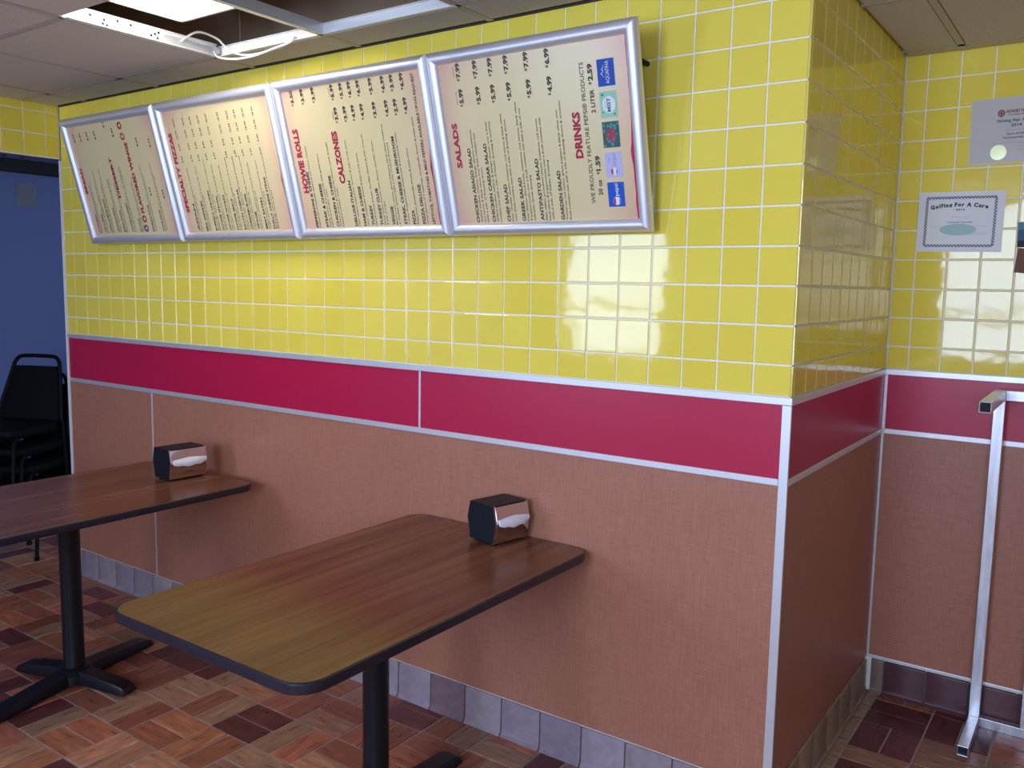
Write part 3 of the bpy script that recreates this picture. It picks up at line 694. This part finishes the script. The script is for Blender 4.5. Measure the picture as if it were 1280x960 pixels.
# ------------------------------------------------------------------ tables
def rrect(x0, y0, x1, y1, r, n=7):
    out = []
    for cx, cy, a in ((x1-r, y0+r, -90), (x1-r, y1-r, 0), (x0+r, y1-r, 90), (x0+r, y0+r, 180)):
        for i in range(n+1):
            t = math.radians(a+90*i/n); out.append((cx+r*math.cos(t), cy+r*math.sin(t)))
    return out
def table(x, y, rz, label):
    root = empty('dining_table', (x, y, 0)); tag(root, label, 'table', 'wood topped tables along the wall')
    hw, hl, H = .377, .612, .75
    g = G(); zs = [(.0, .726), (.0, .749), (.0012, .75)]
    g.rings([[(a, b_, z) for a, b_ in rrect(-hw+.006+i, -hl+.006+i, hw-.006-i, hl-.006-i, .066)] for i, z in zs]); g.obj('tabletop', M_wood, root, 30)
    g = G(); pr = [(.006, .722), (.001, .724), (0, .728), (0, .744), (.001, .748), (.006, .7502)]
    rr = [[(a, b_, z) for a, b_ in rrect(-hw+i, -hl+i, hw-i, hl-i, .072-i)] for i, z in pr]
    rr += [[(a, b_, z) for a, b_ in rrect(-hw+.007, -hl+.007, hw-.007, hl-.007, .065)] for z in (.7495, .7225)]
    g.rings(rr, close=True); g.obj('edge_band', M_edge, root, 40)
    o = G().box(-.16, -.2, .712, .16, .2, .7225).obj('mounting_plate', M_black, root); bevel(o, .004)
    G().lathe(0, 0, [(.041, .045), (.039, .06), (.039, .690), (.045, .700), (.045, .712)], 28).obj('column', M_black, root, 40)
    hub = G().lathe(0, 0, [(.075, .012), (.075, .046), (.060, .060), (.047, .066), (.040, .068)], 28).obj('base_hub', M_black, root, 40); hub.rotation_euler.z = rz
    for k, L in enumerate((.285, .385, .285, .385)):
        a = rz+k*math.pi/2
        rs = []
        for t, wd, hh, z0 in [(.03, .038, .060, .012), (.10, .038, .057, .010), (.6*L, .038, .048, .008), (L-.035, .038, .038, .006), (L-.010, .037, .028, .006), (L, .034, .016, .008)]:
            rs.append([(t, -wd, z0), (t, wd, z0), (t, wd, z0+(hh-z0)*.45), (t, wd*.78, hh), (t, -wd*.78, hh), (t, -wd, z0+(hh-z0)*.45)])
        o = G().rings(rs).obj('foot', M_black, root, 30); o.rotation_euler.z = a
        gl = G().lathe(L-.04, 0, [(.010, 0), (.013, .002), (.013, .007), (.008, .012)], 12).obj('glide', M_black, o, 40)
    return root
T1X, T2X = -.984, -2.562
table(T1X, -.618, math.radians(1), 'nearer brown wood topped pedestal table with black edge, end against the wall')
table(T2X, -.690, math.radians(14), 'farther brown wood topped pedestal table with black base, by the blue hall opening')

# ------------------------------------------------------------------ napkin dispensers
def dispenser(x, y0, y1, z, rz, label, nlabel):
    """long axis along y; x = centre; chrome faces on both long sides"""
    root = empty('napkin_dispenser', (x, y0, z), rz); tag(root, label, 'napkin dispenser', 'napkin dispensers on the tables')
    L = y1-y0
    P = [(-.060, .006), (.053, .006), (.066, .078), (.053, .134), (-.060, .134), (-.072, .078)]
    inset = [(a*.965, .003+b_*.972) for a, b_ in P]
    mk = lambda pts, yy: [(a, yy, b_) for a, b_ in pts]
    o = G().rings([mk(inset, .001), mk(P, .003), mk(P, L-.003), mk(inset, L-.001)]).obj('body', M_blackpl, root, 30); bevel(o, .002, 2, 25)
    for sgn in (1, -1):
        g = G(); t = .0022
        a = [(.0535*sgn, .008), (.0665*sgn, .070)]; b_ = [(.0665*sgn, .086), (.0545*sgn, .130)]
        for (p, q) in (a, b_):
            if sgn < 0: p, q = (p[0]-.0065, p[1]), (q[0]-.0065, q[1])
            g.add([(p[0], .006, p[1]), (p[0]+t*sgn, .006, p[1]), (q[0]+t*sgn, .006, q[1]), (q[0], .006, q[1]), (p[0], L-.006, p[1]), (p[0]+t*sgn, L-.006, p[1]), (q[0]+t*sgn, L-.006, q[1]), (q[0], L-.006, q[1])],
                  [(0, 1, 2, 3), (4, 7, 6, 5), (0, 4, 5, 1), (1, 5, 6, 2), (2, 6, 7, 3), (3, 7, 4, 0)])
        for ya in (.001, L-.009):      # bright bent side lips of the face plate
            g.rings([[(p0*sgn, ya, z0), ((p0+.004)*sgn, ya, z0), ((p0+.004)*sgn, ya+.008, z0), (p0*sgn, ya+.008, z0)] for p0, z0 in [(w_+(.0068 if sgn < 0 else 0), h_2) for w_, h_2 in ((.0515, .007), (.0645, .078), (.0520, .133))]])
        fp = g.obj('face_plate', M_chrome, root)
        if sgn == 1:
            e = G().poly([(.0535+.0022+.0003+(.0665-.0535)*(.032+.009*math.sin(t_)-.008)/.062, L*.5+.020*math.cos(t_), .032+.009*math.sin(t_)) for t_ in [2*math.pi*i/20 for i in range(20)]])
            e.obj('embossed_badge', mat('dull_chrome', (.5, .5, .5), .35, 1), fp)
    for xx in (-.042, .042):
        for yy in (.018, L-.018): G().cyl(xx, yy, 0, .0075, .007, .009, 10).obj('rubber_foot', M_blackpl, root)
    # the napkin that hangs from the slot
    n = 14; rs = []
    for i in range(n+1):
        f = i/n; yy = .012+(L-.020)*f; dr = .026*(math.sin(math.pi*min(max(f, .05), .95)))**.26+.002*math.sin(f*17)
        bl = .006+.009*math.sin(math.pi*f)
        rs.append([(.060, yy, .084), (.069+.002*math.sin(f*9), yy, .090+.006*math.sin(f*3.1)), (.0715+bl*.5, yy, .090), (.071+bl, yy, .086-dr*.5), (.0695+bl*.6, yy, .086-dr), (.0685, yy, .086-dr*.55), (.063, yy, .080)])
    o = G().rings(rs).obj('napkin', M_napkin, None, 60, (x, y0, z)); o.rotation_euler = (0, 0, rz); tag(o, nlabel, 'napkin', 'napkins hanging from the dispensers')
dispenser(-.934, -.173, -.021, .7502, math.radians(-12), 'black and chrome napkin dispenser on the nearer table beside the wall', 'white paper napkin hanging from the dispenser on the nearer table')
dispenser(-2.540, -.296, -.124, .7502, math.radians(-4), 'black and chrome napkin dispenser on the farther table, its badge showing', 'white paper napkin hanging from the dispenser on the farther table')

# ------------------------------------------------------------------ aluminium tube stand in the recess
st = empty('metal_stand', (.402, 1.0, 0)); tag(st, 'silver square aluminium tube stand with open ended feet in front of the recessed wall', 'metal stand')
def sq_tube(name, p0, p1, s=.0355, wall=.0028):
    """open square tube between p0 and p1 (axis aligned, world coordinates)"""
    p0, p1 = Vector(p0), Vector(p1); ax = max(range(3), key=lambda i: abs((p1-p0)[i])); a, b_ = [i for i in range(3) if i != ax]
    def ring(p, h):
        out = []
        for da, db in ((-h, -h), (h, -h), (h, h), (-h, h)):
            q = [p.x, p.y, p.z]; q[a] += da; q[b_] += db; out.append(tuple(Vector(q)-Vector(st.location)))
        return out
    h = s/2; i = h-wall
    g = G().rings([ring(p0, h), ring(p1, h), ring(p1, i), ring(p0, i)], close=True)
    return bevel(g.obj(name, M_alus, st), .0012, 2)
h_ = .0178
XS, YB = .402, 1.124
sq_tube('foot', (XS, .842, h_), (XS, YB+h_, h_)); sq_tube('arm', (XS, .695, 1.239), (XS, YB+h_, 1.239))
sq_tube('post', (XS, YB, 2*h_), (XS, YB, 1.239-h_)); sq_tube('post', (.568, YB, 2*h_), (.568, YB, 1.239-h_)); sq_tube('post', (1.10, YB, 2*h_), (1.10, YB, 1.239-h_))
sq_tube('rail', (XS+h_, YB, h_), (1.10-h_, YB, h_)); sq_tube('rail', (XS+h_, YB, 1.239), (1.10-h_, YB, 1.239))
sq_tube('foot', (1.10, .842, h_), (1.10, YB+h_, h_)); sq_tube('arm', (1.10, .695, 1.239), (1.10, YB+h_, 1.239))
for yy, zz in ((.855, h_), (.708, 1.239)):
    G().box(XS-.0148-.402, yy-1.0, zz-.0148, XS+.0148-.402, yy+.004-1.0, zz+.0148).obj('tube_end_shade', M_dark, st)  # dark block stands in for the shade inside the open tube end

# ------------------------------------------------------------------ papers on the recessed wall
YP = DREC-.0030
def paper(name, cx, cz, w, h, rot, m, label, cat, thick=.0012):
    root = empty(name, (cx, YP, cz)); root.rotation_euler = (0, rot, 0); tag(root, label, cat)
    G().box(-w/2, -thick, -h/2, w/2, 0, h/2).obj('sheet', m, root); return root
def lx(x0=0, z0=0, y=-.0017, s=0): return lambda tx, ty: (tx+x0, y, ty+z0)
c1 = paper('certificate', .2205, 1.8560, .283, .217, .012, M_paper, 'white certificate with a chequered border headed Golfing For A Cure taped to yellow tiles', 'certificate')
g = G(); W2, H2 = .141*.80, .1085*.80
def brd(g, a, b_):
    n = int(round(max(abs(b_[0]-a[0]), abs(b_[1]-a[1]))/.0055))
    for i in range(n):
        cx_, cz_ = a[0]+(b_[0]-a[0])*(i+.5)/n, a[1]+(b_[1]-a[1])*(i+.5)/n
        for q in (-1, 1):
            ox, oz = (cx_, cz_+q*.0014) if abs(b_[0]-a[0]) > .01 else (cx_+q*.0014, cz_)
            if (i+(q > 0)) % 2: g.add([(ox-.0027, -.0016, oz-.0014), (ox+.0027, -.0016, oz-.0014), (ox+.0027, -.0016, oz+.0027), (ox-.0027, -.0016, oz+.0027)], [(0, 1, 2, 3)])
    for q in (-.0034, .0040):
        if abs(b_[0]-a[0]) > .01: g.add([(a[0], -.0016, a[1]+q-.0005), (b_[0], -.0016, a[1]+q-.0005), (b_[0], -.0016, a[1]+q+.0005), (a[0], -.0016, a[1]+q+.0005)], [(0, 1, 2, 3)])
        else: g.add([(a[0]+q-.0005, -.0016, a[1]), (a[0]+q+.0005, -.0016, a[1]), (a[0]+q+.0005, -.0016, b_[1]), (a[0]+q-.0005, -.0016, b_[1])], [(0, 1, 2, 3)])
brd(g, (-W2, H2), (W2, H2)); brd(g, (-W2, -H2), (W2, -H2)); brd(g, (-W2, -H2), (-W2, H2)); brd(g, (W2, -H2), (W2, H2))
g.obj('border', mat('dark_violet_ink', (.05, .04, .10), .6), c1)
g = G(); s_ = 'Golfing For A Cure'; cap = .0135
adv = []; x_ = 0
for ch in s_:
    if ch == ' ': adv.append(None); x_ += .0062; continue
    vs, fs, a_, b_ = text_mesh(ch, .06, 2); adv.append(x_); x_ += (b_-a_)*cap/CAPH*1.08+.0021
tot = x_
for ch, a_ in zip(s_, adv):
    if a_ is None: continue
    f = (a_/tot-.5)*2; k = 1.08
    cx_ = -.004+(a_-tot/2)*(.190/tot); cz_ = .056-.010*f*f; th = -.14*f
    put(g, ch, lambda tx, ty, cx_=cx_, cz_=cz_, th=th: (cx_+tx*math.cos(th)-ty*math.sin(th), -.0016, cz_+tx*math.sin(th)+ty*math.cos(th)), 0, None, cap, .06, 2)
g.obj('heading', M_ink, c1)
def line(root, t, x0, z0, w, cap, bold, m=None, name='lettering', res=2):
    q = G(); put(q, t, lx(x0, z0), 0, w, cap, bold, res); q.obj(name, m or M_ink, root)
line(c1, '2014', -.016, .041, .030, .0060, .03)
line(c1, 'HUNGRY HOWIES', -.038, -.004, .080, .0048, .01)
g = G()
for x0, z0, x1 in ((-.028, .016, .030), (-.095, -.017, .095), (.015, -.040, .10), (.015, -.045, .09)): g.add([(x0, -.0015, z0), (x1, -.0015, z0), (x1, -.0015, z0+.0011), (x0, -.0015, z0+.0011)], [(0, 1, 2, 3)])
g.obj('rules', mat('pale_grey_ink', (.5, .5, .54), .6), c1)
G().poly([(x, -.00135, z) for x, z, _ in disc(-.004, -.028, .061, .021, 0, 28)]).obj('seal_oval', flat((.42, .62, .58), 'pale_teal'), c1)
c2 = paper('certificate', .3755, 2.1720, .279, .222, -.012, M_glosspaper, 'laminated award certificate with a gold seal and brown emblem, higher on the recessed wall', 'certificate')
dx, dz = -.3755, -2.1720
G().box(-.143, -.0008, -.1145, .143, -.0001, .1145).obj('laminate_edge', mat('clear_laminate_edge', (.75, .68, .38), .08), c2)
line(c2, 'Shining Star Award', .317+dx, 2.200+dz, .118, .0105, .02); line(c2, '2014', .360+dx, 2.183+dz, .034, .010, .02)
line(c2, 'Store #1069', .350+dx, 2.155+dz, .058, .0072, .015); line(c2, 'Pinckneyville, IL', .339+dx, 2.142+dz, .076, .0072, .015)
g = G()
for x0, z0, x1, t_ in ((.345, 2.171, .420, .0016), (.285, 2.128, .475, .0012), (.385, 2.112, .44, .0016), (.385, 2.101, .43, .0016), (.385, 2.122, .45, .0016)): g.add([(x0+dx, -.0015, z0+dz), (x1+dx, -.0015, z0+dz), (x1+dx, -.0015, z0+t_+dz), (x0+dx, -.0015, z0+t_+dz)], [(0, 1, 2, 3)])
g.obj('rules', M_inkgrey, c2)
M_emb = flat((.22, .09, .06), 'emblem_brown')
em = G().poly([(x, -.0016, z) for x, z, _ in disc(.329+dx, 2.231+dz, .0115, .0125, 0, 20)]).obj('emblem', M_emb, c2)
G().poly([(x, -.0018, z) for x, z, _ in disc(.329+dx, 2.231+dz, .008, .009, 0, 20)]).obj('emblem_ring', flat((.45, .24, .18), 'emblem_tan'), em)
G().poly([(x, -.0020, z) for x, z, _ in disc(.329+dx, 2.231+dz, .004, .005, 0, 12)]).obj('emblem_dot', M_emb, em)
line(c2, "HUNGRY HOWIE'S", .344+dx, 2.231+dz, .088, .0105, .04, M_emb, 'emblem_lettering'); line(c2, 'FLAVORED CRUST PIZZA', .352+dx, 2.221+dz, .080, .0060, .02, M_emb, 'emblem_lettering')
G().poly([(x, -.0016, z) for x, z, _ in disc(.327+dx, 2.096+dz, .0255, .0265, 0, 24)]).obj('seal', mat('gold_foil', (.80, .82, .45), .18, .6), c2)
p3 = paper('photo_card', .462, 1.807, .106, .088, -.03, flat((.05, .13, .22), 'photo_blue'), 'dark blue photo print at the right edge beside the Golfing certificate', 'photo')
G().box(-.053, -.0018, -.044, .053, -.0012, -.020).obj('photo_ground', flat((.03, .035, .03), 'photo_dark'), p3); G().box(-.053, -.0018, .018, .053, -.0012, .044).obj('photo_sky', flat((.12, .26, .36), 'photo_sky'), p3)
p4 = paper('brown_card', .470, 1.712, .120, .086, .08, flat((.16, .075, .055), 'brown_card'), 'plain brown card hanging slightly crooked below the blue photo', 'card')
G().box(-.057, -.0017, -.040, .057, -.0012, .040).obj('print_area', flat((.19, .085, .06), 'brown_print'), p4)

# ------------------------------------------------------------------ stacked chairs in the hall
M_chairm = mat('black_chair_tube', (.003, .003, .0045), .5, spec=.15)
def make_chair():
    r = empty('stacking_chair')
    g = G(); P = rrect(-.205, -.19, .205, .205, .05, 4)
    g.rings([[(a*.94, b_*.94, .395) for a, b_ in P], [(a, b_, .402) for a, b_ in P], [(a, b_, .430) for a, b_ in P], [(a*.9, b_*.9, .442) for a, b_ in P]]).obj('seat', M_vinyl, r, 50)
    def bk(f, w): return (w, -.195-.085*f, .43+.31*f)
    g = G(); rs = []
    for f, w in ((0, .195), (.06, .200), (.5, .176), (.94, .150), (1, .140)):
        _, y, z = bk(f, w); d = .016 if f in (0, 1) else .024
        rs.append([(-w, y-.006, z), (-w+.02, y-d, z), (w-.02, y-d, z), (w, y-.006, z), (w-.01, y+.012, z), (-w+.01, y+.012, z)])
    g.rings(rs).obj('backrest', M_vinyl, r, 50)
    pts = [(-.205, -.235, .0), (-.205, -.205, .40), (-.200, -.205, .47), (-.150, -.280, .735), (-.142, -.288, .765), (-.125, -.294, .787), (-.098, -.297, .797), (0, -.298, .80)]
    pts = pts+[(-x, y, z) for x, y, z in reversed(pts[:-1])]
    G().tube(smooth_pts(pts, 4), .0115, 8).obj('back_frame', M_chairm, r, 50)
    for sx in (-1, 1):
        G().tube([(.205*sx, .225, 0), (.200*sx, .195, .36), (.190*sx, .16, .392), (.190*sx, -.19, .392)], .0105, 8).obj('leg', M_chairm, r, 50)
        G().lathe(.205*sx, .225, [(.013, 0), (.014, .003), (.014, .02), (.010, .024)], 8).obj('foot_glide', M_chairm, r)
        G().box(.190*sx-.012, .12, .375, .190*sx+.012, .15, .384).obj('stacking_bumper', M_chrome, r)
    G().tube([(-.203, -.215, .22), (.203, -.215, .22)], .008, 6).obj('stretcher', M_chairm, r, 50)
    return r
CH = make_chair()
face = Vector((.45, -.893)); rz = math.atan2(face.y, face.x)-math.pi/2
names = ['bottom black padded chair of the hall stack, feet on the floor', 'black padded chair second from the bottom of the stack in the hall', 'black padded chair second from the top of the stack in the hall', 'black padded chair on top of the hall stack, its handle loop showing']
parts = list(CH.children)
for k in range(4):
    if k == 0: r = CH
    else:
        r = CH.copy(); C.objects.link(r)
        for ch in parts:
            c = ch.copy(); C.objects.link(c); c.parent = r
    r.location = (-4.437+face.x*.055*k-.02, .065+face.y*.055*k, .11*k); r.rotation_euler = (0, 0, rz)
    tag(r, names[k], 'chair', 'black chairs stacked in the hall')
